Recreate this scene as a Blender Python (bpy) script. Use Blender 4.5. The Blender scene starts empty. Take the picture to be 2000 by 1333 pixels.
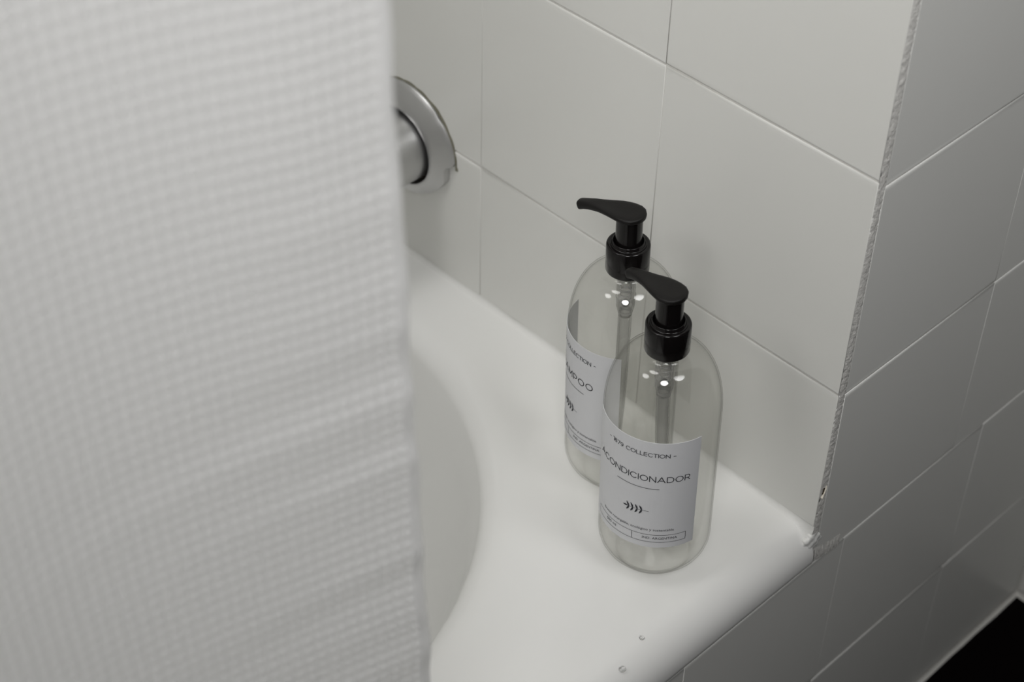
import bpy, bmesh, math, random
import numpy as np
from mathutils import Matrix, Vector

random.seed(4)
RNG = np.random.default_rng(4)
S = bpy.context.scene
COL = S.collection

# ------------------------------------------------------------------ camera
cam_data = bpy.data.cameras.new('camera')
cam = bpy.data.objects.new('camera', cam_data)
COL.objects.link(cam)
right = (0.71864523, -0.69511528, 0.01907283)
up = (0.45288487, 0.48867641, 0.74571486)
fwd = (0.52767824, 0.52726663, -0.66599217)
cam.matrix_world = Matrix((
    (right[0], up[0], -fwd[0], -0.66521082),
    (right[1], up[1], -fwd[1], -0.40303013),
    (right[2], up[2], -fwd[2], 0.82206720),
    (0, 0, 0, 1)))
cam_data.sensor_width = 36.0
cam_data.lens = 64.574
cam_data.clip_start = 0.02
cam_data.dof.use_dof = True
cam_data.dof.focus_distance = 1.03
cam_data.dof.aperture_fstop = 8.5
S.camera = cam

# ------------------------------------------------------------------ world and light
w = bpy.data.worlds.new('world')
S.world = w
w.use_nodes = True
bg = w.node_tree.nodes['Background']
bg.inputs[0].default_value = (0.97, 0.98, 1.0, 1)
bg.inputs[1].default_value = 0.02


def area(name, loc, target, sx, sy, power, color=(1, 1, 1), spread=180):
    d = bpy.data.lights.new(name, 'AREA')
    d.shape = 'ELLIPSE'
    d.size, d.size_y, d.energy, d.color = sx, sy, power, color
    d.spread = math.radians(spread)
    o = bpy.data.objects.new(name, d)
    COL.objects.link(o)
    o.location = loc
    o.rotation_euler = (Vector(target) - Vector(loc)).to_track_quat('-Z', 'Y').to_euler()
    return o


area('tub_ceiling_lamp', (-0.62, 0.40, 1.86), (-0.55, 0.30, 0), 0.50, 0.50, 3.8, (1.0, 0.985, 0.965))
area('tub_end_fill', (-1.15, 0.50, 1.30), (-0.10, 0.30, 0.30), 0.40, 0.40, 2.8, (1.0, 0.99, 0.98))  # added fill light from the tub's far end; no window is built
area('room_lamp', (-0.80, -0.50, 1.10), (-0.10, 0.0, 0.62), 0.36, 0.36, 3.5, (1.0, 0.99, 0.98), 125)
sd = bpy.data.lights.new('wall_gradient_spot', 'SPOT')  # added spot that grades the right wall from top to bottom
sd.energy, sd.spot_size, sd.spot_blend, sd.shadow_soft_size = 27.0, math.radians(50), 1.0, 0.26
so = bpy.data.objects.new('wall_gradient_spot', sd)
COL.objects.link(so)
so.location = (-0.06, -0.70, 1.30)
so.rotation_euler = (Vector((0, 0, 0.6)) - so.location).to_track_quat('-Z', 'Y').to_euler()

S.view_settings.view_transform = 'Standard'
S.view_settings.look = 'None'
S.view_settings.gamma = 1.0
S.view_settings.use_curve_mapping = False
S.view_settings.exposure = 0.0
S.cycles.use_denoising = True
S.cycles.max_bounces = 16
S.cycles.transmission_bounces = 14
S.cycles.transparent_max_bounces = 16
S.cycles.diffuse_bounces = 6
S.cycles.sample_clamp_indirect = 6.0


# ------------------------------------------------------------------ materials
def mat(name, color, rough=0.5, spec=0.5, trans=0.0, ior=1.5, metal=0.0, bump=None, mottle=0.0):
    m = bpy.data.materials.new(name)
    m.use_nodes = True
    nt = m.node_tree
    b = nt.nodes['Principled BSDF']
    b.inputs['Base Color'].default_value = (*color, 1)
    b.inputs['Roughness'].default_value = rough
    b.inputs['Specular IOR Level'].default_value = spec
    b.inputs['Transmission Weight'].default_value = trans
    b.inputs['IOR'].default_value = ior
    b.inputs['Metallic'].default_value = metal
    tc = None
    if bump or mottle:
        tc = nt.nodes.new('ShaderNodeTexCoord')
    if bump:
        scale, dist, strength = bump
        n = nt.nodes.new('ShaderNodeTexNoise')
        n.inputs['Scale'].default_value = scale
        n.inputs['Detail'].default_value = 4
        bp = nt.nodes.new('ShaderNodeBump')
        bp.inputs['Distance'].default_value = dist
        bp.inputs['Strength'].default_value = strength
        nt.links.new(tc.outputs['Object'], n.inputs['Vector'])
        nt.links.new(n.outputs['Fac'], bp.inputs['Height'])
        nt.links.new(bp.outputs['Normal'], b.inputs['Normal'])
    if mottle:
        n2 = nt.nodes.new('ShaderNodeTexNoise')
        n2.inputs['Scale'].default_value = 14
        n2.inputs['Detail'].default_value = 6
        mx = nt.nodes.new('ShaderNodeMix')
        mx.data_type = 'RGBA'
        mx.inputs['A'].default_value = (*[c * (1 - mottle) for c in color], 1)
        mx.inputs['B'].default_value = (*[min(1, c * (1 + mottle)) for c in color], 1)
        nt.links.new(tc.outputs['Object'], n2.inputs['Vector'])
        nt.links.new(n2.outputs['Fac'], mx.inputs['Factor'])
        nt.links.new(mx.outputs['Result'], b.inputs['Base Color'])
    return m


M_TILE = mat('glazed_tile', (0.70, 0.70, 0.672), 0.34, 0.4, bump=(55, 0.0006, 0.12), mottle=0.012)
M_GROUT = mat('grout', (0.64, 0.63, 0.60), 0.85, 0.2, bump=(700, 0.0008, 0.6), mottle=0.06)
M_PLASTER = mat('plaster', (0.72, 0.72, 0.70), 0.8, 0.2, bump=(90, 0.001, 0.2))
M_TUB = mat('tub_enamel', (0.765, 0.765, 0.748), 0.16, 0.5, bump=(9, 0.002, 0.04), mottle=0.01)
M_CAULK = mat('caulk', (0.72, 0.72, 0.70), 0.45, 0.4, bump=(240, 0.001, 0.5))
M_FLOOR = mat('dark_floor', (0.0020, 0.0010, 0.0012), 0.7, 0.05, bump=(30, 0.001, 0.2), mottle=0.2)
M_BLACK = mat('gloss_black_plastic', (0.005, 0.0042, 0.0042), 0.14, 0.30)
M_SATIN = mat('satin_black_plastic', (0.0065, 0.0058, 0.0055), 0.45, 0.22, bump=(900, 0.0003, 0.15))


def thin_plastic(name, tint, edge_tint, f0, f90, rough, cloudy=0.0, power=4.0):
    """thin clear sheet: lets light straight through, reflects more and tints more towards grazing angles"""
    m = bpy.data.materials.new(name)
    m.use_nodes = True
    nt = m.node_tree
    nt.nodes.remove(nt.nodes['Principled BSDF'])
    out = nt.nodes['Material Output']
    lw = nt.nodes.new('ShaderNodeLayerWeight')
    lw.inputs['Blend'].default_value = 0.5
    pw = nt.nodes.new('ShaderNodeMath')
    pw.operation = 'POWER'
    pw.inputs[1].default_value = power
    nt.links.new(lw.outputs['Facing'], pw.inputs[0])
    mr = nt.nodes.new('ShaderNodeMapRange')
    mr.inputs['To Min'].default_value = f0
    mr.inputs['To Max'].default_value = f90
    nt.links.new(pw.outputs[0], mr.inputs['Value'])
    mc = nt.nodes.new('ShaderNodeMix')
    mc.data_type = 'RGBA'
    mc.inputs['A'].default_value = (*tint, 1)
    mc.inputs['B'].default_value = (*edge_tint, 1)
    nt.links.new(pw.outputs[0], mc.inputs['Factor'])
    tr = nt.nodes.new('ShaderNodeBsdfTransparent')
    nt.links.new(mc.outputs['Result'], tr.inputs['Color'])
    gl = nt.nodes.new('ShaderNodeBsdfGlossy')
    gl.inputs['Roughness'].default_value = rough
    gl.inputs['Color'].default_value = (0.95, 0.95, 0.95, 1)
    last = tr
    if cloudy:
        df = nt.nodes.new('ShaderNodeBsdfDiffuse')
        df.inputs['Color'].default_value = (0.7, 0.7, 0.69, 1)
        m0 = nt.nodes.new('ShaderNodeMixShader')
        m0.inputs[0].default_value = cloudy
        nt.links.new(tr.outputs[0], m0.inputs[1])
        nt.links.new(df.outputs[0], m0.inputs[2])
        last = m0
    mx = nt.nodes.new('ShaderNodeMixShader')
    nt.links.new(mr.outputs['Result'], mx.inputs[0])
    nt.links.new(last.outputs[0], mx.inputs[1])
    nt.links.new(gl.outputs[0], mx.inputs[2])
    nt.links.new(mx.outputs[0], out.inputs['Surface'])
    return m


M_PET = thin_plastic('clear_plastic', (0.973, 0.973, 0.967), (0.50, 0.50, 0.485), 0.030, 0.50, 0.03, power=9.0)
M_TUBE = thin_plastic('cloudy_plastic', (0.93, 0.93, 0.92), (0.55, 0.55, 0.53), 0.03, 0.35, 0.30, cloudy=0.12, power=3.0)
M_PAPER = mat('label_paper', (0.63, 0.635, 0.65), 0.6, 0.25, bump=(500, 0.0002, 0.1))
M_INK = mat('label_ink', (0.035, 0.036, 0.042), 0.6, 0.2)
M_STEEL = mat('spring_steel', (0.55, 0.55, 0.55), 0.3, metal=1.0)
M_CHROME = mat('worn_chrome', (0.56, 0.56, 0.56), 0.36, metal=1.0, bump=(120, 0.0006, 0.15), mottle=0.12)
M_GAP_SHADE = mat('gap_shade', (0.03, 0.022, 0.018), 0.9, 0.1, mottle=0.4)  # near-black colour standing in for shade inside the flange gap
M_CHIP = mat('bare_chip', (0.85, 0.80, 0.70), 0.7, 0.2, mottle=0.1)
M_HOLE_SHADE = mat('chip_hole_shade', (0.08, 0.06, 0.035), 0.9, 0.1)  # dark colour standing in for the shade inside the chip's hole
M_WATER = mat('water', (1, 1, 1), 0.0, 0.5, trans=1.0, ior=1.33)


def cloth_mat():
    m = bpy.data.materials.new('waffle_cotton')
    m.use_nodes = True
    nt = m.node_tree
    nt.nodes.remove(nt.nodes['Principled BSDF'])
    out = nt.nodes['Material Output']
    tc = nt.nodes.new('ShaderNodeTexCoord')
    n = nt.nodes.new('ShaderNodeTexNoise')
    n.inputs['Scale'].default_value = 900
    bp = nt.nodes.new('ShaderNodeBump')
    bp.inputs['Distance'].default_value = 0.0005
    bp.inputs['Strength'].default_value = 0.25
    nt.links.new(tc.outputs['Object'], n.inputs['Vector'])
    nt.links.new(n.outputs['Fac'], bp.inputs['Height'])
    d = nt.nodes.new('ShaderNodeBsdfDiffuse')
    d.inputs['Color'].default_value = (0.88, 0.88, 0.885, 1)
    t = nt.nodes.new('ShaderNodeBsdfTranslucent')
    t.inputs['Color'].default_value = (0.86, 0.86, 0.85, 1)
    nt.links.new(bp.outputs['Normal'], d.inputs['Normal'])
    mx = nt.nodes.new('ShaderNodeMixShader')
    mx.inputs[0].default_value = 0.45
    nt.links.new(d.outputs[0], mx.inputs[1])
    nt.links.new(t.outputs[0], mx.inputs[2])
    nt.links.new(mx.outputs[0], out.inputs['Surface'])
    return m


M_CLOTH = cloth_mat()


# ------------------------------------------------------------------ helpers
def link(name, me, m=None, parent=None, smooth=True):
    o = bpy.data.objects.new(name, me)
    COL.objects.link(o)
    if m is not None and not me.materials:
        me.materials.append(m)
    if smooth:
        me.polygons.foreach_set('use_smooth', [True] * len(me.polygons))
    if parent is not None:
        o.parent = parent
    return o


def pydata(name, v, f, m=None, parent=None, smooth=True):
    me = bpy.data.meshes.new(name)
    me.from_pydata([tuple(p) for p in v], [], [tuple(q) for q in f])
    me.validate()
    me.update()
    return link(name, me, m, parent, smooth)


def recalc(o):
    bm = bmesh.new()
    bm.from_mesh(o.data)
    bmesh.ops.recalc_face_normals(bm, faces=bm.faces)
    bm.to_mesh(o.data)
    bm.free()
    return o


def grid_faces(nu, nv, wrap_u=False, base=0):
    """vertices ordered j*nu + i"""
    f = []
    for j in range(nv - 1):
        for i in range(nu if wrap_u else nu - 1):
            a = base + j * nu + i
            b = base + j * nu + (i + 1) % nu
            f.append((a, b, b + nu, a + nu))
    return f


def lathe(name, prof, m, parent=None, n=96, closed=False, sharp=None):
    """prof: (r, z) list round the z axis. r == 0 ends become poles."""
    v, rings, f = [], [], []
    for r, z in prof:
        if r < 1e-7:
            rings.append([len(v)])
            v.append((0, 0, z))
        else:
            rings.append(list(range(len(v), len(v) + n)))
            v += [(r * math.cos(2 * math.pi * k / n), r * math.sin(2 * math.pi * k / n), z) for k in range(n)]
    seq = list(zip(rings, rings[1:]))
    if closed:
        seq.append((rings[-1], rings[0]))
    for A, B in seq:
        if len(A) == 1 and len(B) == 1:
            continue
        for k in range(n):
            k2 = (k + 1) % n
            if len(A) == 1:
                f.append((A[0], B[k2], B[k]))
            elif len(B) == 1:
                f.append((A[k], A[k2], B[0]))
            else:
                f.append((A[k], A[k2], B[k2], B[k]))
    o = recalc(pydata(name, v, f, m, parent))
    if sharp:
        bm = bmesh.new()
        bm.from_mesh(o.data)
        for e in bm.edges:
            if len(e.link_faces) == 2 and e.calc_face_angle(0) > math.radians(sharp):
                e.smooth = False
        bm.to_mesh(o.data)
        bm.free()
    return o


def arc(cx, cz, r, a0, a1, n):
    return [(cx + r * math.cos(math.radians(a0 + (a1 - a0) * i / n)),
             cz + r * math.sin(math.radians(a0 + (a1 - a0) * i / n))) for i in range(n + 1)]


def box(name, lo, hi, m, parent=None):
    x0, y0, z0 = lo
    x1, y1, z1 = hi
    v = [(x0, y0, z0), (x1, y0, z0), (x1, y1, z0), (x0, y1, z0), (x0, y0, z1), (x1, y0, z1), (x1, y1, z1), (x0, y1, z1)]
    f = [(3, 2, 1, 0), (4, 5, 6, 7), (0, 1, 5, 4), (1, 2, 6, 5), (2, 3, 7, 6), (3, 0, 4, 7)]
    return pydata(name, v, f, m, parent, smooth=False)


def structure(o):
    o['kind'] = 'structure'
    return o


def empty(name, loc, label, cat, group=None):
    o = bpy.data.objects.new(name, None)
    COL.objects.link(o)
    o.location = loc
    o.empty_display_size = 0.02
    o['label'] = label
    o['category'] = cat
    if group:
        o['group'] = group
    return o


# ------------------------------------------------------------------ the room shell
# left wall: plane x = 0 (faces the tub).  right wall and tub apron: plane y = 0 (faces the room).
FLOOR_Z = -0.318
TOP = 1.9
GAP = 0.0006
tile_cache = {}


def tile_mesh(wd, ht, bev=0.0016):
    """cushion-edged glazed tile, face at local z = 0, lower left corner at the origin"""
    key = (round(wd, 4), round(ht, 4))
    if key in tile_cache:
        return tile_cache[key]
    rings = [(0, -0.0016), (0, -0.00055), (bev * 0.28, -0.00020), (bev * 0.65, -0.00004), (bev, 0), (bev * 2.2, 0)]
    sx = 0.15          # the upright edges are sharper than the level ones
    v, f = [], []
    for i, z in rings:
        v += [(i * sx, i, z), (wd - i * sx, i, z), (wd - i * sx, ht - i, z), (i * sx, ht - i, z)]
    for k in range(len(rings) - 1):
        for c in range(4):
            a, b = k * 4 + c, k * 4 + (c + 1) % 4
            f.append((a, b, b + 4, a + 4))
    k = (len(rings) - 1) * 4
    f.append((k, k + 1, k + 2, k + 3))
    me = bpy.data.meshes.new('tile')
    me.from_pydata(v, [], f)
    me.update()
    me.polygons.foreach_set('use_smooth', [True] * len(me.polygons))
    me.materials.append(M_TILE)
    tile_cache[key] = me
    return me


def lay_tiles(parent, origin, ux, uz, cols, rows, g=0.0012, wob=0.10, step=0.00022):
    """cols, rows: joint positions along ux and uz measured from origin"""
    ux, uz = Vector(ux), Vector(uz)
    nrm = ux.cross(uz)
    for r0, r1 in zip(rows, rows[1:]):
        for c0, c1 in zip(cols, cols[1:]):
            me = tile_mesh(c1 - c0 - g * 0.5, r1 - r0 - g)
            o = bpy.data.objects.new('tile', me)
            COL.objects.link(o)
            o.parent = parent
            p = Vector(origin) + ux * (c0 + g / 4) + uz * (r0 + g / 2) + nrm * random.uniform(-step, step)
            rot = Matrix((ux, uz, nrm)).transposed().to_4x4()
            wx, wy = [math.radians(random.uniform(-wob, wob)) for _ in range(2)]
            ctr = Matrix.Translation((me.vertices[2].co.x / 2, me.vertices[2].co.y / 2, 0))
            wobm = ctr @ Matrix.Rotation(wx, 4, 'X') @ Matrix.Rotation(wy, 4, 'Y') @ ctr.inverted()
            o.matrix_world = Matrix.Translation(p) @ rot @ wobm


wall_left = structure(box('wall_left', (GAP, 0.060, -0.03), (0.060, 0.752, TOP), M_GROUT))
wall_right = structure(box('wall_right', (GAP, GAP, FLOOR_Z), (0.326, 0.060, TOP), M_GROUT))
wall_front = structure(box('wall_front', (-1.52, GAP, FLOOR_Z), (GAP, 0.012, -0.030), M_GROUT))
wall_far = structure(box('wall_far', (0.326, -0.10, FLOOR_Z), (0.386, 0.060, TOP), M_GROUT))
wall_back = structure(box('wall_back', (-1.54, 0.752, FLOOR_Z), (0.060, 0.80, TOP), M_PLASTER))
wall_end = structure(box('wall_end', (-1.58, -0.02, FLOOR_Z), (-1.52, 0.752, TOP), M_PLASTER))
floor = structure(box('floor', (-2.4, -2.2, FLOOR_Z - 0.05), (0.386, 0.06, FLOOR_Z), M_FLOOR))
ceiling = structure(box('ceiling', (-2.4, -2.2, TOP), (0.40, 0.80, TOP + 0.05), M_PLASTER))

# left wall tiles: seen from the tub, u runs towards the corner (-y), face towards -x
Lrows = [0.0015, 0.112, 0.262, 0.412, 0.562, 0.712]
Lcols = [0.0, 0.147, 0.294, 0.441, 0.588, 0.735]
lay_tiles(wall_left, (0, 0.735, 0), (0, -1, 0), (0, 0, 1), Lcols, Lrows)
# right wall tiles
Rrows = [-0.0345, 0.109, 0.256, 0.403, 0.550, 0.697]
lay_tiles(wall_right, (0.0068, 0, 0), (1, 0, 0), (0, 0, 1), [0, 0.1467, 0.2934, 0.3185], Rrows, g=0.0009, wob=0.05, step=0.00008)
lay_tiles(wall_right, (0.0, 0, 0), (1, 0, 0), (0, 0, 1), [0.038, 0.188, 0.3255], [-0.175, -0.0345], g=0.0009, wob=0.05, step=0.00008)
lay_tiles(wall_right, (0.0, 0, 0), (1, 0, 0), (0, 0, 1), [0.034, 0.183, 0.3255], [-0.314, -0.175], g=0.0009, wob=0.05, step=0.00008)
lay_tiles(wall_front, (0.038 - 1.5, 0, 0), (1, 0, 0), (0, 0, 1), [0.15 * k for k in range(11)], [-0.175, -0.0345], g=0.0009, wob=0.05, step=0.00008)
lay_tiles(wall_front, (0.034 - 1.5, 0, 0), (1, 0, 0), (0, 0, 1), [0.15 * k for k in range(11)], [-0.314, -0.175], g=0.0009, wob=0.05, step=0.00008)
lay_tiles(wall_far, (0.325, 0, 0), (0, -1, 0), (0, 0, 1), [0.002, 0.10], [-0.314, -0.175] + Rrows, g=0.0009, wob=0.05, step=0.00008)


def noise_strip(name, m, parent, path, wfun, n_across=7, amp=0.0004, sub=3):
    """rough bead: path of (point, across vector, normal); cross-section raised in the middle"""
    v = []
    for p, a, nn in path:
        wd = wfun() if callable(wfun) else wfun
        for k in range(n_across):
            t = k / (n_across - 1)
            h = math.sin(math.pi * t) * 0.0004 + RNG.normal(0, amp) * (0 < k < n_across - 1)
            v.append(Vector(p) + Vector(a) * (t * wd) + Vector(nn) * h)
    return pydata(name, v, grid_faces(n_across, len(path)), m, parent)


# raw tile edges and grout on the outside corner, between the two glazed faces
zs = np.arange(-0.03, 0.72, 0.0012)
noise_strip('grout_strip', M_GROUT, wall_right,
            [((0.0003, 0.00025, z), (1, 0, 0), (0, -1, 0)) for z in zs], lambda: 0.0066 + RNG.normal(0, 0.0003), amp=0.00026)
# caulk cove where the left wall meets the tub
v = []
ys = np.concatenate([np.arange(0.0, 0.024, 0.0015), np.arange(0.024, 0.735, 0.004)])
for i, y in enumerate(ys):
    rr = 0.0036 + 0.0004 * math.sin(y * 90) + RNG.normal(0, 0.00012)
    drop = 0.024 * (1 - math.sqrt(max(0, 1 - ((0.020 - y) / 0.0235) ** 2))) if y < 0.020 else 0   # follows the rolled lip down
    for k in range(7):
        a = math.pi / 2 * k / 6
        v.append((-rr + rr * math.sin(a) + 0.0002, y, rr - rr * math.cos(a) - 0.0002 - drop * (1 - k / 6)))
pydata('caulk_bead', v, grid_faces(7, len(ys)), M_CAULK, wall_left)
# lumpy caulk where tub, corner and apron meet
bm = bmesh.new()
bmesh.ops.create_icosphere(bm, subdivisions=4, radius=1)
for vv in bm.verts:
    d = vv.co.normalized()
    s = 1 + 0.10 * math.sin(11 * d.x + 6 * d.z) + 0.08 * math.sin(9 * d.z - 5 * d.x) + RNG.normal(0, 0.012)
    vv.co = Vector((d.x * 0.0090 * s, d.y * 0.0030 * s, d.z * 0.0085 * s)) + Vector((0.0020, 0.0016, -0.012))
me = bpy.data.meshes.new('caulk_lump')
bm.to_mesh(me)
bm.free()
link('caulk_lump', me, M_CAULK, wall_right)
# smear of grout to the right of the corner
zs = np.arange(0, 1.0001, 0.02)
noise_strip('grout_smear', M_GROUT, wall_right,
            [((0.006 + 0.026 * t, -0.0001, -0.020 - 0.010 * t + 0.004 * t * t), (0, 0, -1), (0, -1, 0)) for t in zs],
            lambda: 0.012 + RNG.normal(0, 0.0008), amp=0.00025)
# small chip in the corner grout
pydata('corner_chip', [(0.0012, -0.0012, 0.028), (0.0042, -0.0011, 0.034), (0.0052, -0.0004, 0.0365), (0.0040, -0.0003, 0.0335),
                       (0.0020, -0.0013, 0.0268), (0.0045, 0.0012, 0.032), (0.0015, 0.0012, 0.028)],
       [(0, 4, 3, 1), (1, 3, 2), (4, 5, 3), (0, 1, 6), (3, 5, 2), (0, 6, 5, 4)], M_CHIP, wall_right, smooth=False)
pydata('chip_hole_shade', [(0.0006, -0.0008, 0.031), (0.0022, -0.0008, 0.0315), (0.0030, -0.0008, 0.036), (0.0012, -0.0008, 0.037)],
       [(0, 1, 2, 3)], M_HOLE_SHADE, wall_right, smooth=False)  # flat dark quad, the hole's shade painted on without a cavity
# grout cove at the foot of the tiled walls
v = []
xs = np.linspace(-1.5, 0.325, 120)
for x in xs:
    rr = 0.0032 + RNG.normal(0, 0.0002)
    for k in range(6):
        a = math.pi / 2 * k / 5
        v.append((x, -rr + rr * math.sin(a), FLOOR_Z + rr - rr * math.cos(a)))
structure(pydata('trim_1', v, grid_faces(6, len(xs)), M_GROUT))
v = []
ys = np.linspace(-0.099, 0.0, 20)
for y in ys:
    rr = 0.0032 + RNG.normal(0, 0.0002)
    for k in range(6):
        a = math.pi / 2 * k / 5
        v.append((0.325 - rr + rr * math.sin(a), y, FLOOR_Z + rr - rr * math.cos(a)))
structure(pydata('trim_2', v, grid_faces(6, len(ys)), M_GROUT))

# ------------------------------------------------------------------ bathtub
tub = empty('bathtub', (-0.75, 0.37, FLOOR_Z), 'white enamel bathtub with wide flat deck and rounded basin, set against tiled wall', 'bathtub')
X0, X1, Y0, Y1 = -1.515, 0.0004, 0.020, 0.750
BX0, BX1, BY0, BY1 = -1.38, -0.052, 0.082, 0.655


def rim(ang, off):
    """rounded basin outline pulled in by off; superellipse-like corners"""
    cx, cy = (BX0 + BX1) / 2, (BY0 + BY1) / 2
    hx, hy = (BX1 - BX0) / 2 - off, (BY1 - BY0) / 2 - off
    rc = min(0.235 - 0.5 * off, hx, hy)
    dx, dy = math.cos(ang), math.sin(ang)
    # ray against rounded rectangle by bisection on a signed distance
    lo, hi = 0.0, 2.0
    for _ in range(40):
        t = (lo + hi) / 2
        qx, qy = abs(dx * t) - (hx - rc), abs(dy * t) - (hy - rc)
        sd = math.hypot(max(qx, 0), max(qy, 0)) + min(max(qx, qy), 0) - rc
        if sd < 0:
            lo = t
        else:
            hi = t
    return cx + dx * lo, cy + dy * lo


cx, cy = (BX0 + BX1) / 2, (BY0 + BY1) / 2
angs = list(np.linspace(0, 2 * math.pi, 240, endpoint=False))
for px, py in ((X0, Y0), (X1, Y0), (X0, Y1), (X1, Y1)):
    a = math.atan2(py - cy, px - cx) % (2 * math.pi)
    k = min(range(len(angs)), key=lambda i: abs(angs[i] - a))
    angs[k] = a
rings = []


def rect_pt(a):
    dx, dy = math.cos(a), math.sin(a)
    t = 1e9
    if dx > 1e-9:
        t = min(t, (X1 - cx) / dx)
    if dx < -1e-9:
        t = min(t, (X0 - cx) / dx)
    if dy > 1e-9:
        t = min(t, (Y1 - cy) / dy)
    if dy < -1e-9:
        t = min(t, (Y0 - cy) / dy)
    return cx + dx * t, cy + dy * t


rings.append([(*rect_pt(a), 0.0) for a in angs])
r0 = [rect_pt(a) for a in angs]
r1 = [rim(a, -0.012) for a in angs]
rings.append([((p[0] * .5 + q[0] * .5), (p[1] * .5 + q[1] * .5), 0.0) for p, q in zip(r0, r1)])
rings.append([(q[0], q[1], 0.0) for q in r1])
# rolled crest, sloping wall, floor fillet
ROLL = 0.016
for i in range(1, 9):
    a = math.radians(80 * i / 8)
    rings.append([(*rim(t, -0.012 + ROLL * 1.3 * math.sin(a)), -ROLL * (1 - math.cos(a))) for t in angs])
o1 = -0.012 + ROLL * 1.3 * math.sin(math.radians(80))
z1 = -ROLL * (1 - math.cos(math.radians(80)))
for d in (0.03, 0.07, 0.11, 0.15, 0.185):
    rings.append([(*rim(t, o1 + d * 0.20), z1 - d) for t in angs])
o2, z2 = o1 + 0.185 * 0.20, z1 - 0.185
for i in range(1, 7):
    a = math.radians(90 * i / 6)
    rings.append([(*rim(t, o2 + 0.075 * (1 - math.cos(a)) + 0.005 * i / 6), z2 - 0.07 * math.sin(a)) for t in angs])
zf = z2 - 0.07
rings.append([(cx + (p[0] - cx) * 0.5, cy + (p[1] - cy) * 0.5, zf - 0.003) for p in rings[-1]])
v = [p for r in rings for p in r]
n = len(angs)
f = [tuple(reversed(q)) for q in grid_faces(n, len(rings), wrap_u=True)]
v.append((cx, cy, zf - 0.005))
b = (len(rings) - 1) * n
f += [(b + (k + 1) % n, b + k, len(v) - 1) for k in range(n)]
v = [(p[0] + 0.75, p[1] - 0.37, p[2] - FLOOR_Z) for p in v]
recalc(pydata('basin', v, f, M_TUB, tub))
# rolled front lip, over the apron tiles
prof = [(Y0 + 0.0005, 0.0)] + [(Y0 - 0.0235 * math.sin(math.radians(a)), -0.024 * (1 - math.cos(math.radians(a)))) for a in range(6, 91, 6)]
prof += [(-0.0035, -0.0265), (-0.0025, -0.0285), (0.0005, -0.029), (0.009, -0.029)]
xs = list(np.linspace(X0, X1 - 0.0010, 60)) + [X1 - 0.0003]
v = []
for x in xs:
    for y, z in prof:
        v.append((x + 0.75, y - 0.37, z - FLOOR_Z))
recalc(pydata('front_lip', v, grid_faces(len(prof), len(xs)), M_TUB, tub))
# drain
drain = lathe('drain', [(0, 0.001), (0.020, 0.001), (0.022, 0.0035), (0.031, 0.003), (0.034, 0.0)], M_CHROME, tub, n=40)
drain.location = (0.75 - 0.30, cy - 0.37, zf - 0.0035 - FLOOR_Z)

# ------------------------------------------------------------------ tub spout on the left wall
spout = empty('tub_spout', (0, 0.3624, 0.0987), 'worn chrome tub spout with round flange on white tiled wall, beside the curtain edge', 'faucet')
# flange: local frame, axis along -x; ring seen from the tub; the tile below covers its lower edge


def flange_r(phi):
    """phi measured from +y (away from the corner) towards +z"""
    deg = math.degrees(phi) % 360
    pts = [(0, .0449), (170, .0449), (177, .0448), (180, .0400), (186, .0388), (200, .0402), (212, .0388), (222, .0380), (238, .0366), (265, .0368),
           (300, .0375), (335, .040), (345, .0449), (360, .0449)]
    for (a0, q0), (a1, q1) in zip(pts, pts[1:]):
        if a0 <= deg <= a1:
            return q0 + (q1 - q0) * (deg - a0) / (a1 - a0)
    return .0449


n = 144
prof = [(1.0, 0.0, 0), (1.0, 0.0018, 0), (0.985, 0.0026, 0), (0.93, 0.0042, 0), (0.78, 0.0082, 0), (0.70, 0.0098, 0), (0.66, 0.0102, 0), (0.635, 0.0098, 0), (0.628, 0.0080, 0), (0.628, 0.0, 0)]
v = []
for s, x_face, _ in prof:
    for k in range(n):
        x = x_face
        ph = 2 * math.pi * k / n
        rf = flange_r(ph)
        r = min(s * 0.0449, rf)
        if 0 < x and s > 0.7 and r < s * 0.0449:
            x = float(np.interp(r / 0.0449, [q[0] for q in prof[5:0:-1]], [q[1] for q in prof[5:0:-1]]))
        dent = 0.0007 * math.exp(-((math.degrees(ph) - 132) / 5) ** 2) if s > 0.97 else 0
        v.append((-x - 0.0002, (r - dent) * math.cos(ph), (r - dent) * math.sin(ph)))
fl = recalc(pydata('flange', v, grid_faces(n, len(prof), wrap_u=True), M_CHROME, spout))
bm = bmesh.new()
bm.from_mesh(fl.data)
bmesh.ops.remove_doubles(bm, verts=bm.verts, dist=1e-6)
for e in bm.edges:
    if len(e.link_faces) == 2 and e.calc_face_angle(0) > math.radians(38):
        e.smooth = False
bm.to_mesh(fl.data)
bm.free()
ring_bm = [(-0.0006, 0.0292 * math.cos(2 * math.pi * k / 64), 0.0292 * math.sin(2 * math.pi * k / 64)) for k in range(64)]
pydata('shadow_gap_backing', ring_bm, [tuple(range(64))], M_GAP_SHADE, spout, smooth=False).name = 'gap_shade_disc'  # dark disc that paints the shade in the gap round the pipe
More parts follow.
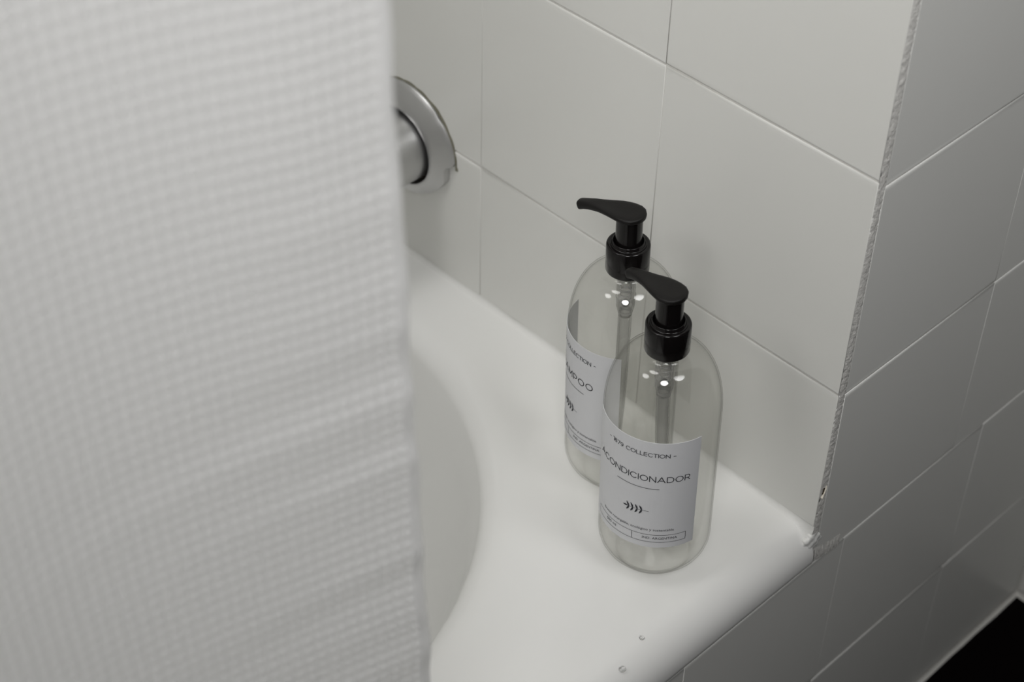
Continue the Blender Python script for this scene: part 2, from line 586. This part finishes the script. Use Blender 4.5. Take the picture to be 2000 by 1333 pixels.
# dark sealant line along the top of the flange
v = []
m_ = 60
for i in range(m_ + 1):
    ph = math.radians(62 + (182 - 62) * i / m_)
    wv = 0.0007 + 0.0006 * abs(math.sin(ph * 11)) + 0.0008 * math.exp(-((math.degrees(ph) - 128) / 7) ** 2) + 0.0016 * math.exp(-((math.degrees(ph) - 181) / 2.0) ** 2)
    for r_, x_ in ((0.0447, -0.0010), (0.0447 + wv * 0.6, -0.0008), (0.0447 + wv, 0.0)):
        v.append((x_, r_ * math.cos(ph), r_ * math.sin(ph)))
M_SEAL = mat('old_sealant', (0.16, 0.155, 0.12), 0.8, 0.2, mottle=0.3)
pydata('sealant', v, grid_faces(3, m_ + 1), M_SEAL, spout)
# spout pipe: leaves the wall, runs out over the tub and turns down
v = []
path, nrm = [], []
for i in range(10):
    path.append((-0.0004 - 0.105 * i / 9, 0.0))
    nrm.append(0.0)
for i in range(1, 9):
    a = math.radians(80 * i / 8)
    path.append((-0.1054 - 0.03 * math.sin(a), -0.03 * (1 - math.cos(a))))
    nrm.append(a)
path.append((path[-1][0] - 0.004, path[-1][1] - 0.02))
nrm.append(nrm[-1])
ns = 48
for i, ((px, pz), a) in enumerate(zip(path, nrm)):
    r = 0.0258 - 0.004 * min(1, i / 14)
    for k in range(ns):
        ph = 2 * math.pi * k / ns
        c, s = math.cos(ph) * r, math.sin(ph) * r
        v.append((px - s * math.sin(a), c, pz + s * math.cos(a)))
f = grid_faces(ns, len(path), wrap_u=True)
f.append(tuple(range((len(path) - 1) * ns, len(path) * ns)))
recalc(pydata('spout_pipe', v, f, M_CHROME, spout))

# ------------------------------------------------------------------ shower curtain
curtain = empty('shower_curtain', (-0.36, -0.05, 0.15), 'white waffle-weave fabric shower curtain hanging in front of the tub and the spout', 'curtain')
PITCH = 0.0049
PITCH_Z = 0.0056


def heading(s):
    # degrees turned towards the tub (+) or the room (-) along the curtain
    return 20 * math.exp(-(s / 0.085) ** 2) - 13 * math.exp(-((s - 0.22) / 0.10) ** 2) + 24 * math.sin((s - 0.36) * 16) * (s > 0.36)


us = np.concatenate([np.arange(0, 0.26, PITCH / 6), np.arange(0.26, 0.62, PITCH / 4), np.linspace(0.622, 1.15, 90)])
zs = np.concatenate([np.arange(-0.22, 0.175, PITCH_Z / 4), np.arange(0.175, 0.60, PITCH_Z / 7), np.arange(0.60, 0.85, PITCH_Z / 4), np.linspace(0.852, TOP - 0.001, 50)])
fine = np.arange(0, 1.1501, 0.0005)
hd = np.radians([heading(s) for s in fine])
px = np.concatenate([[0], np.cumsum(-np.cos(hd[:-1]) * 0.0005)])
py = np.concatenate([[0], np.cumsum(np.sin(hd[:-1]) * 0.0005)])
UX, UY = np.interp(us, fine, px), np.interp(us, fine, py)
HA = np.radians([heading(s) for s in us])
NX, NY = -np.sin(HA), -np.cos(HA)          # towards the room
U, Z = np.meshgrid(us, zs)
waf = 0.00092 * (np.abs(np.sin(math.pi * U / PITCH)) * np.abs(np.sin(math.pi * (Z + 0.0015 * np.sin(U * 30)) / PITCH_Z)) ** 1.2) ** 0.7
waf = waf * ((U < 0.62) & (Z < 0.85))
crease = np.zeros_like(U)
for zk, wk, ak, lk, sl in ((0.470, .010, .0016, .05, .10), (0.432, .009, .0013, .05, .10), (0.415, .007, .0016, .05, .06), (0.398, .012, -.0016, .10, .10), (0.383, .008, .0022, .10, .12),
                           (0.362, .008, -.0014, .05, .15), (0.350, .007, .0018, .07, .10), (0.325, .008, -.0012, .05, .12), (0.300, .008, .0022, .06, .14), (0.285, .009, -.0018, .08, .14),
                           (0.262, .008, .0012, .05, .10), (0.240, .010, .0020, .09, .25), (0.222, .010, -.0016, .08, .25)):
    crease += 0.55 * ak * np.exp(-((Z - zk + sl * U) / wk) ** 2) * np.exp(-(U / lk) ** 2)
broad = 0.004 * np.sin(U * 22 + Z * 5) * np.minimum(1, U / 0.1) + 0.0022 * np.exp(-((U - 0.030) / 0.02) ** 2) * np.clip((Z - 0.3) / 0.2, 0, 1)
D = waf + crease + broad
lean = -0.3575 - (Z - 0.214) * 0.0366
wave = 0.0004 * np.sin(Z * 60) + 0.0003 * np.sin(Z * 131 + 1)
PX = lean + wave * np.exp(-U / 0.03) + UX[None, :] + NX[None, :] * D
PY = -0.05 + UY[None, :] + NY[None, :] * D
verts = np.stack([PX + 0.36, PY + 0.05, Z - 0.15], -1).reshape(-1, 3)
nu, nz = len(us), len(zs)
J, I = np.meshgrid(np.arange(nz - 1), np.arange(nu - 1), indexing='ij')
a = (J * nu + I).ravel()
quads = np.stack([a, a + 1, a + 1 + nu, a + nu], 1)
me = bpy.data.meshes.new('curtain_panel')
me.vertices.add(len(verts))
me.vertices.foreach_set('co', verts.astype(np.float32).ravel())
me.loops.add(quads.size)
me.loops.foreach_set('vertex_index', quads.astype(np.int32).ravel())
me.polygons.add(len(quads))
me.polygons.foreach_set('loop_start', np.arange(0, quads.size, 4, dtype=np.int32))
me.update(calc_edges=True)
me.validate()
link('curtain_panel', me, M_CLOTH, curtain)
# folded side hem: a thin rounded fold along the free edge
v = []
ei = 0
for j in range(nz):
    ex, ey = PX[j, 0] + 0.36, PY[j, 0] + 0.05
    t = Vector((-math.cos(HA[0]), math.sin(HA[0]), 0))
    nn = Vector((NX[0], NY[0], 0))
    for t_, n_ in ((0.0016, 0.0006), (0.0013, 0.0010), (0.0008, 0.0011), (0.0, 0.0011), (-0.0018, 0.0009), (-0.0026, 0.0006), (-0.0029, 0.0003)):
        v.append(Vector((ex, ey, zs[j] - 0.15)) + t * t_ + nn * n_)
pydata('side_hem', v, grid_faces(7, nz), M_CLOTH, curtain)


# ------------------------------------------------------------------ lettering: strokes in cap-height units
def seg(*p):
    return [list(p)]


def ell(cx, cy, rx, ry, a0, a1, n=20):
    return [[(cx + rx * math.cos(math.radians(a0 + (a1 - a0) * i / n)), cy + ry * math.sin(math.radians(a0 + (a1 - a0) * i / n))) for i in range(n + 1)]]


GL = {
    'A': (1.02, seg((0, 0), (.51, 1)) + seg((.51, 1), (1.02, 0)) + seg((.2, .33), (.82, .33))),
    'C': (.92, ell(.52, .5, .52, .5, 45, 315, 24)),
    'O': (1.06, ell(.53, .5, .53, .5, 0, 360, 32)),
    'N': (.86, seg((0, 0), (0, 1)) + seg((0, 1), (.86, 0)) + seg((.86, 0), (.86, 1))),
    'D': (.92, seg((0, 0), (0, 1)) + [[(0, 1), (.42, 1)] + ell(.42, .5, .5, .5, 90, -90, 18)[0] + [(0, 0)]]),
    'I': (.0, seg((0, 0), (0, 1))),
    'R': (.74, seg((0, 0), (0, 1)) + [[(0, 1), (.42, 1)] + ell(.42, .70, .29, .30, 90, -90, 12)[0] + [(0, .40)]] + seg((.42, .40), (.74, 0))),
    'S': (.70, [ell(.36, .745, .33, .255, 35, 250, 14)[0] + ell(.34, .255, .36, .255, 75, -145, 14)[0]]),
    'H': (.84, seg((0, 0), (0, 1)) + seg((.84, 0), (.84, 1)) + seg((0, .52), (.84, .52))),
    'M': (1.04, seg((0, 0), (0, 1)) + seg((0, 1), (.52, .18)) + seg((.52, .18), (1.04, 1)) + seg((1.04, 1), (1.04, 0))),
    'P': (.72, seg((0, 0), (0, 1)) + [[(0, 1), (.40, 1)] + ell(.40, .68, .32, .32, 90, -90, 12)[0] + [(0, .36)]]),
    'L': (.60, seg((0, 1), (0, 0)) + seg((0, 0), (.60, 0))),
    'E': (.64, seg((0, 0), (0, 1)) + seg((0, 1), (.64, 1)) + seg((0, .52), (.58, .52)) + seg((0, 0), (.64, 0))),
    'T': (.78, seg((0, 1), (.78, 1)) + seg((.39, 1), (.39, 0))),
    'G': (.98, ell(.52, .5, .52, .5, 45, 330, 24) + seg((.97, .22), (.97, .48)) + seg((.97, .48), (.60, .48))),
    '1': (.22, seg((0, 1), (.22, 1)) + seg((.22, 1), (.22, 0))),
    '8': (.66, ell(.33, .74, .27, .26, 0, 360, 20) + ell(.33, .26, .33, .26, 0, 360, 20)),
    '7': (.62, seg((0, 1), (.62, 1)) + seg((.62, 1), (.20, 0))),
    '9': (.66, ell(.33, .68, .32, .32, 0, 360, 20) + [[(.65, .68), (.63, .40), (.50, .14), (.28, 0), (.12, .02)]]),
    '-': (.42, seg((0, .45), (.42, .45))),
    '.': (.10, seg((0, .06), (.10, .06))),
    ' ': (.30, []),
}


def resample(pl, step):
    out = [pl[0]]
    for (x0, y0), (x1, y1) in zip(pl, pl[1:]):
        d = math.hypot(x1 - x0, y1 - y0)
        if d < 1e-9:
            continue
        k = max(1, math.ceil(d / step))
        out += [(x0 + (x1 - x0) * i / k, y0 + (y1 - y0) * i / k) for i in range(1, k + 1)]
    return out


def ribbon(pl, half):
    """flat ribbon of quads along a polyline, with square ends"""
    pl = [p for i, p in enumerate(pl) if i == 0 or math.hypot(p[0] - pl[i - 1][0], p[1] - pl[i - 1][1]) > 1e-7]
    n = len(pl)
    closed = n > 3 and math.hypot(pl[0][0] - pl[-1][0], pl[0][1] - pl[-1][1]) < 1e-6
    L, Rr = [], []
    for i in range(n):
        if closed:
            p0, p1 = pl[i - 1 if i > 0 else -2], pl[i + 1 if i < n - 1 else 1]
        else:
            p0, p1 = pl[max(0, i - 1)], pl[min(n - 1, i + 1)]
        dx, dy = p1[0] - p0[0], p1[1] - p0[1]
        d = math.hypot(dx, dy) or 1
        ex = 0
        if not closed and i == 0:
            ex = -half
        if not closed and i == n - 1:
            ex = half
        bx, by = pl[i][0] + dx / d * ex, pl[i][1] + dy / d * ex
        L.append((bx - dy / d * half, by + dx / d * half))
        Rr.append((bx + dy / d * half, by - dx / d * half))
    v = []
    for l, r in zip(L, Rr):
        v += [l, r]
    return v, [(2 * i, 2 * i + 1, 2 * i + 3, 2 * i + 2) for i in range(n - 1)]


def line_of_text(text, cap, total, weight):
    """list of (polyline, half width) centred on u = 0, baseline v = 0; total = full width"""
    ws = [GL[c][0] for c in text]
    gap = (total / cap - sum(ws)) / (len(text) - 1)
    u, out = -total / 2, []
    for c, wd in zip(text, ws):
        for pl in GL[c][1]:
            out.append(([(u + x * cap, y * cap) for x, y in pl], weight * cap / 2))
        u += (wd + gap) * cap
    return out


FONT_CACHE = {}


def small_text(text, width):
    """outline of built-in font text as flat verts and faces, scaled to the width, starting at u = 0"""
    cu = bpy.data.curves.new('text', 'FONT')
    cu.body = text
    cu.size = 1.0
    cu.resolution_u = 2
    o = bpy.data.objects.new('text', cu)
    COL.objects.link(o)
    bpy.context.view_layer.update()
    ev = o.evaluated_get(bpy.context.evaluated_depsgraph_get())
    me = ev.to_mesh()
    v = [(p.co.x, p.co.y) for p in me.vertices]
    f = [tuple(p.vertices) for p in me.polygons]
    ev.to_mesh_clear()
    bpy.data.objects.remove(o)
    bpy.data.curves.remove(cu)
    x0, x1 = min(p[0] for p in v), max(p[0] for p in v)
    s = width / (x1 - x0)
    return [((x - x0) * s, y * s) for x, y in v], f


RB = 0.0332
PR = RB + 0.00055


def wrap_mesh(name, items, m, parent, r=PR):
    """items: (verts2d, faces, u, v) wrapped round the bottle; azimuth 0 is the label centre"""
    V, F = [], []
    for v2, f2, du, dv in items:
        b = len(V)
        for u, z in v2:
            a = (u + du) / r
            V.append((r * math.cos(a), r * math.sin(a), z + dv))
        F += [tuple(b + i for i in q) for q in f2]
    return pydata(name, V, F, m, parent, smooth=False)


def strokes(pls, step=0.0012):
    V, F = [], []
    for pl, half in pls:
        v2, f2 = ribbon(resample(pl, step), half)
        b = len(V)
        V += v2
        F += [tuple(b + i for i in q) for q in f2]
    return V, F


DEG = math.radians(1) * PR


# ------------------------------------------------------------------ pump bottles
def pump_bottle(label, title, title_width, title_cap, loc, yaw, head_yaw, tube_az):
    root = empty('pump_bottle', (0, 0, 0), label, 'bottle', 'pump bottles on the tub deck')
    # --- clear body with a wall thickness
    outer = [(0, 0.0032), (0.010, 0.0028), (0.018, 0.0012), (0.0225, 0.0)]
    outer += [(0.0135 + 0.0197 * math.sin(math.radians(a)), 0.0200 - 0.0200 * math.cos(math.radians(a))) for a in (30, 45, 58, 70, 80, 90)]
    outer += [(RB, 0.05), (RB, 0.09), (RB, 0.1165)]
    outer += [(0.0135 + (RB - 0.0135) * math.cos(math.radians(a)), 0.1165 + 0.0405 * math.sin(math.radians(a))) for a in range(6, 85, 6)]
    outer += [(0.0138, 0.1568), (0.0128, 0.1575), (0.0121, 0.159), (0.0118, 0.170)]
    t = 0.0007
    inner = [(0.0108, 0.170), (0.0110, 0.1585), (0.0122, 0.1565)]
    inner += [(0.0128 + (RB - t - 0.0128) * math.cos(math.radians(a)), 0.1165 + 0.0396 * math.sin(math.radians(a))) for a in range(84, 5, -6)]
    inner += [(RB - t, 0.1165), (RB - t, 0.09), (RB - t, 0.05)]
    inner += [(0.0135 + (0.0197 - t) * math.sin(math.radians(a)), 0.0206 - 0.0192 * math.cos(math.radians(a))) for a in (90, 80, 70, 58, 45, 30)]
    inner += [(0.0215, 0.0022), (0.017, 0.0034), (0.010, 0.0050), (0, 0.0054)]
    lathe('bottle_body', outer + inner, M_PET, root, n=128)
    # --- wrap label
    half = math.radians(61.4)
    v = []
    na = 64
    z0, z1 = 0.0352, 0.1180
    for z, rr in ((z0, RB + .0001), (z0, RB + .00035), (z1, RB + .00035), (z1, RB + .0001)):
        for k in range(na + 1):
            a = -half + 2 * half * k / na
            v.append((rr * math.cos(a), rr * math.sin(a), z))
    f = grid_faces(na + 1, 4) + [(k + 1, k, 3 * (na + 1) + k, 3 * (na + 1) + k + 1) for k in range(na)]
    f += [(0, na + 1, 2 * (na + 1), 3 * (na + 1)), (na, 4 * na + 3, 3 * na + 2, 2 * na + 1)]
    lab = pydata('paper_label', v, f, M_PAPER, root, smooth=False)
    for p in lab.data.polygons:
        p.use_smooth = False
    recalc(lab)
    # --- print
    it = []
    V, F = strokes(line_of_text('- 1879 COLLECTION -', 0.0026, 70.9 * DEG, 0.15))
    it.append((V, F, 0, 0.1074))
    V, F = strokes(line_of_text(title, title_cap, title_width, 0.125))
    it.append((V, F, 0, 0.0883))
    wrap_mesh('lettering', it, M_INK, lab)
    V, F = strokes([([(-21.8 * DEG, 0), (21.8 * DEG, 0)], 0.00018)])
    wrap_mesh('rule', [(V, F, 0, 0.0826)], M_INK, lab)
    # sprig: stem pointing left, paired leaves
    sp = []
    V, F = strokes([([(13.2 * DEG, 0), (-9 * DEG, 0)], 0.00013)])
    sp.append((V, F, 0, 0.0645))

    def leaf(x, y, ang, ln, wd, bend):
        v2, k = [], 9
        for i in range(k):
            t_ = i / (k - 1)
            hw = wd / 2 * math.sin(math.pi * (0.06 + 0.94 * t_) ** 0.8)
            bx, by = t_ * ln, bend * math.sin(math.pi * t_ * 0.5)
            for s_ in (1, -1):
                lx, ly = bx, by + s_ * hw
                v2.append((x + lx * math.cos(ang) - ly * math.sin(ang), y + lx * math.sin(ang) + ly * math.cos(ang)))
        return v2, [(2 * i, 2 * i + 1, 2 * i + 3, 2 * i + 2) for i in range(k - 1)]
    for x in (6.6, 2.2, -2.4, -6.8):
        for s in (1, -1):
            v2, f2 = leaf(x * DEG, 0, math.radians(180 - s * 52), 0.0037, 0.0012, -s * 0.0007)
            sp.append((v2, f2, 0, 0.0645))
    v2, f2 = leaf(-8.2 * DEG, 0, math.pi, 0.0032, 0.0012, 0)
    sp.append((v2, f2, 0, 0.0645))
    wrap_mesh('leaf_sprig', sp, M_INK, lab)
    it = []
    V, F = small_text('Envase recargable, ecológico y sustentable', 78.5 * DEG)
    it.append((V, F, -39.3 * DEG, 0.0489))
    V, F = small_text('500 ml', 13.5 * DEG)
    it.append((V, F, -34.3 * DEG, 0.0422))
    V, F = small_text('IND. ARGENTINA', 34.5 * DEG)
    it.append((V, F, 8.5 * DEG, 0.0421))
    wrap_mesh('small_print', it, M_INK, lab)
    V, F = strokes([([(-50 * DEG, .0398), (51.8 * DEG, .0398)], .00014), ([(-50 * DEG, .0456), (51.8 * DEG, .0456)], .00014),
                    ([(-50 * DEG, .0398), (-50 * DEG, .0456)], .00014), ([(51.8 * DEG, .0398), (51.8 * DEG, .0456)], .00014),
                    ([(-2.2 * DEG, .0398), (-2.2 * DEG, .0456)], .00014)])
    wrap_mesh('box_frame', [(V, F, 0, 0)], M_INK, lab)
    # --- pump: collar, stem, head
    zc, zt = 0.1586, 0.1768
    prof = [(0.0119, zc + 0.001), (0.0122, zc), (0.0124, zc), (0.0126, zc + 0.0005), (0.01265, zc + 0.010), (0.0126, zt - 0.0012), (0.0123, zt - 0.0004), (0.0117, zt),
            (0.0108, zt), (0.0104, zt - 0.0003), (0.0099, zt - 0.0003), (0.0095, zt + 0.0002), (0.0093, zt + 0.0017), (0.0091, zt + 0.0020), (0.0087, zt + 0.0020), (0.0085, zt + 0.0016), (0.0084, zt - 0.002), (0.0084, zt - 0.004), (0.0, zt - 0.004)]
    lathe('collar', prof, M_BLACK, root, n=96)
    lathe('pump_stem', [(0.0, zt - 0.0045), (0.0076, zt - 0.0045), (0.0076, 0.1962), (0.0, 0.1962)], M_BLACK, root, n=64, sharp=50)
    # head: teardrop lofted along local x
    xs = [-.0094, -.0091, -.0080, -.0055, -.0020, .0020, .0060, .0095, .0130, .0170, .0215, .0260, .0300, .0330, .0346, .0350]
    hw = [.0008, .0026, .0050, .0078, .0092, .0093, .0088, .0080, .0070, .0058, .0048, .0041, .0036, .0034, .0033, .0031]
    zt_ = [.1980, .1986, .1990, .1993, .1993, .1990, .1985, .1980, .1974, .1966, .1956, .1944, .1930, .1919, .1912, .1909]
    zb_ = [.1962, .1956, .1950, .1946, .1945, .1945, .1944, .1940, .1932, .1921, .1907, .1892, .1876, .1864, .1859, .1858]
    v = []
    ms = 20
    for x, h, a1, a0 in zip(xs, hw, zt_, zb_):
        for k in range(ms):
            a = 2 * math.pi * k / ms
            c, s = math.cos(a), math.sin(a)
            yy = h * math.copysign(abs(c) ** 0.75, c)
            mid, hh = (a1 + a0) / 2, (a1 - a0) / 2
            zz = mid + hh * math.copysign(abs(s) ** 0.6, s)
            if s > 0.5:
                zz -= 0.0010 * (1 - (yy / h) ** 2) * min(1, max(0, (x + .0085) / .005)) * min(1, max(0, (.03 - x) / .012))
            v.append((x - 0.40 * max(0, (x - .029) / .006) * max(0, a1 - zz), yy, zz))
    f = grid_faces(ms, len(xs), wrap_u=True) + [tuple(range(ms))[::-1], tuple(range((len(xs) - 1) * ms, len(xs) * ms))]
    head = recalc(pydata('pump_head', v, f, M_SATIN, root))
    head.rotation_euler = (0, 0, head_yaw - yaw)
    # --- inside: chamber, spring, valve ball, dip tube
    ch = lathe('pump_chamber', [(0.0080, 0.170), (0.0078, 0.160), (0.0056, 0.157), (0.0055, 0.140), (0.0059, 0.1395), (0.0059, 0.138), (0.0055, 0.1375), (0.0054, 0.131), (0.0045, 0.127), (0.0040, 0.124),
                                (0.0034, 0.124), (0.0038, 0.128), (0.0046, 0.132), (0.0047, 0.157), (0.0068, 0.161), (0.0070, 0.170)], M_TUBE, root, n=40, closed=True)
    v = []
    turns, per, wr = 6, 18, 0.00045
    for i in range(turns * per + 1):
        a = 2 * math.pi * i / per
        c = Vector((0.0032 * math.cos(a), 0.0032 * math.sin(a), 0.136 + 0.020 * i / (turns * per)))
        e1 = Vector((math.cos(a), math.sin(a), 0))
        for k in range(6):
            b = 2 * math.pi * k / 6
            v.append(c + e1 * (wr * math.cos(b)) + Vector((0, 0, wr * math.sin(b))))
    pydata('spring', v, grid_faces(6, turns * per + 1, wrap_u=True), M_STEEL, ch)
    lathe('valve_ball', [(0.0024 * math.sin(math.radians(a)), 0.1325 - 0.0024 * math.cos(math.radians(a))) for a in range(0, 181, 20)], M_SATIN, ch, n=20)
    v = []
    k_ = 10
    rows = 24
    for ro, rev in ((0.0040, False), (0.0031, True)):
        for i in range(rows + 1):
            t_ = i / rows if not rev else 1 - i / rows
            off = 0.010 * t_ ** 2
            for k in range(24):
                a = 2 * math.pi * k / 24
                v.append((off * math.cos(tube_az - yaw) + ro * math.cos(a), off * math.sin(tube_az - yaw) + ro * math.sin(a), 0.127 - 0.118 * t_))
    f = grid_faces(24, 2 * (rows + 1), wrap_u=True)
    last = (2 * (rows + 1) - 1) * 24
    f += [(last + k, last + (k + 1) % 24, (k + 1) % 24, k) for k in range(24)]
    recalc(pydata('dip_tube', v, f, M_TUBE, root))
    # --- stand it up: slight lean of the sloping deck, then the turn about its own axis
    ax = Vector((-0.0085, 0.0215, 1)).normalized()
    uu = Vector((0, 1, 0)).cross(ax).normalized()
    vv = ax.cross(uu)
    rot = Matrix((uu, vv, ax)).transposed().to_4x4() @ Matrix.Rotation(yaw, 4, 'Z')
    root.matrix_world = Matrix.Translation(loc) @ rot
    return root


R_ = math.radians
pump_bottle('clear pump bottle in front, its label reading ACONDICIONADOR, black pump', 'ACONDICIONADOR', 102.5 * DEG, 0.0040,
            (-0.0804, 0.0579, 0.0004), R_(-160), R_(82), R_(-60))
pump_bottle('clear pump bottle behind the other, nearer the wall, its label ending in MPOO', 'SHAMPOO', 65.5 * DEG, 0.0044,
            (-0.0479, 0.1181, 0.0016), R_(-201), R_(98), R_(60))

# ------------------------------------------------------------------ water drops on the tub lip
for (x, y, z, r, lab) in ((-0.1590, 0.0085, -0.0028, 0.0024, 'small water drop on the tub lip, the larger one nearer the curtain'),
                          (-0.1360, 0.0150, -0.0004, 0.0017, 'tiny water drop on the tub deck between the other drop and the front bottle')):
    d = lathe('water_drop', [(0, 0.0)] + [(r * math.cos(math.radians(a)), r * 0.45 * math.sin(math.radians(a))) for a in range(0, 90, 15)] + [(0, r * 0.45)], M_WATER, n=24)
    d.location = (x, y, z)
    d['label'] = lab
    d['category'] = 'drop'
    d['group'] = 'water drops on the tub lip'
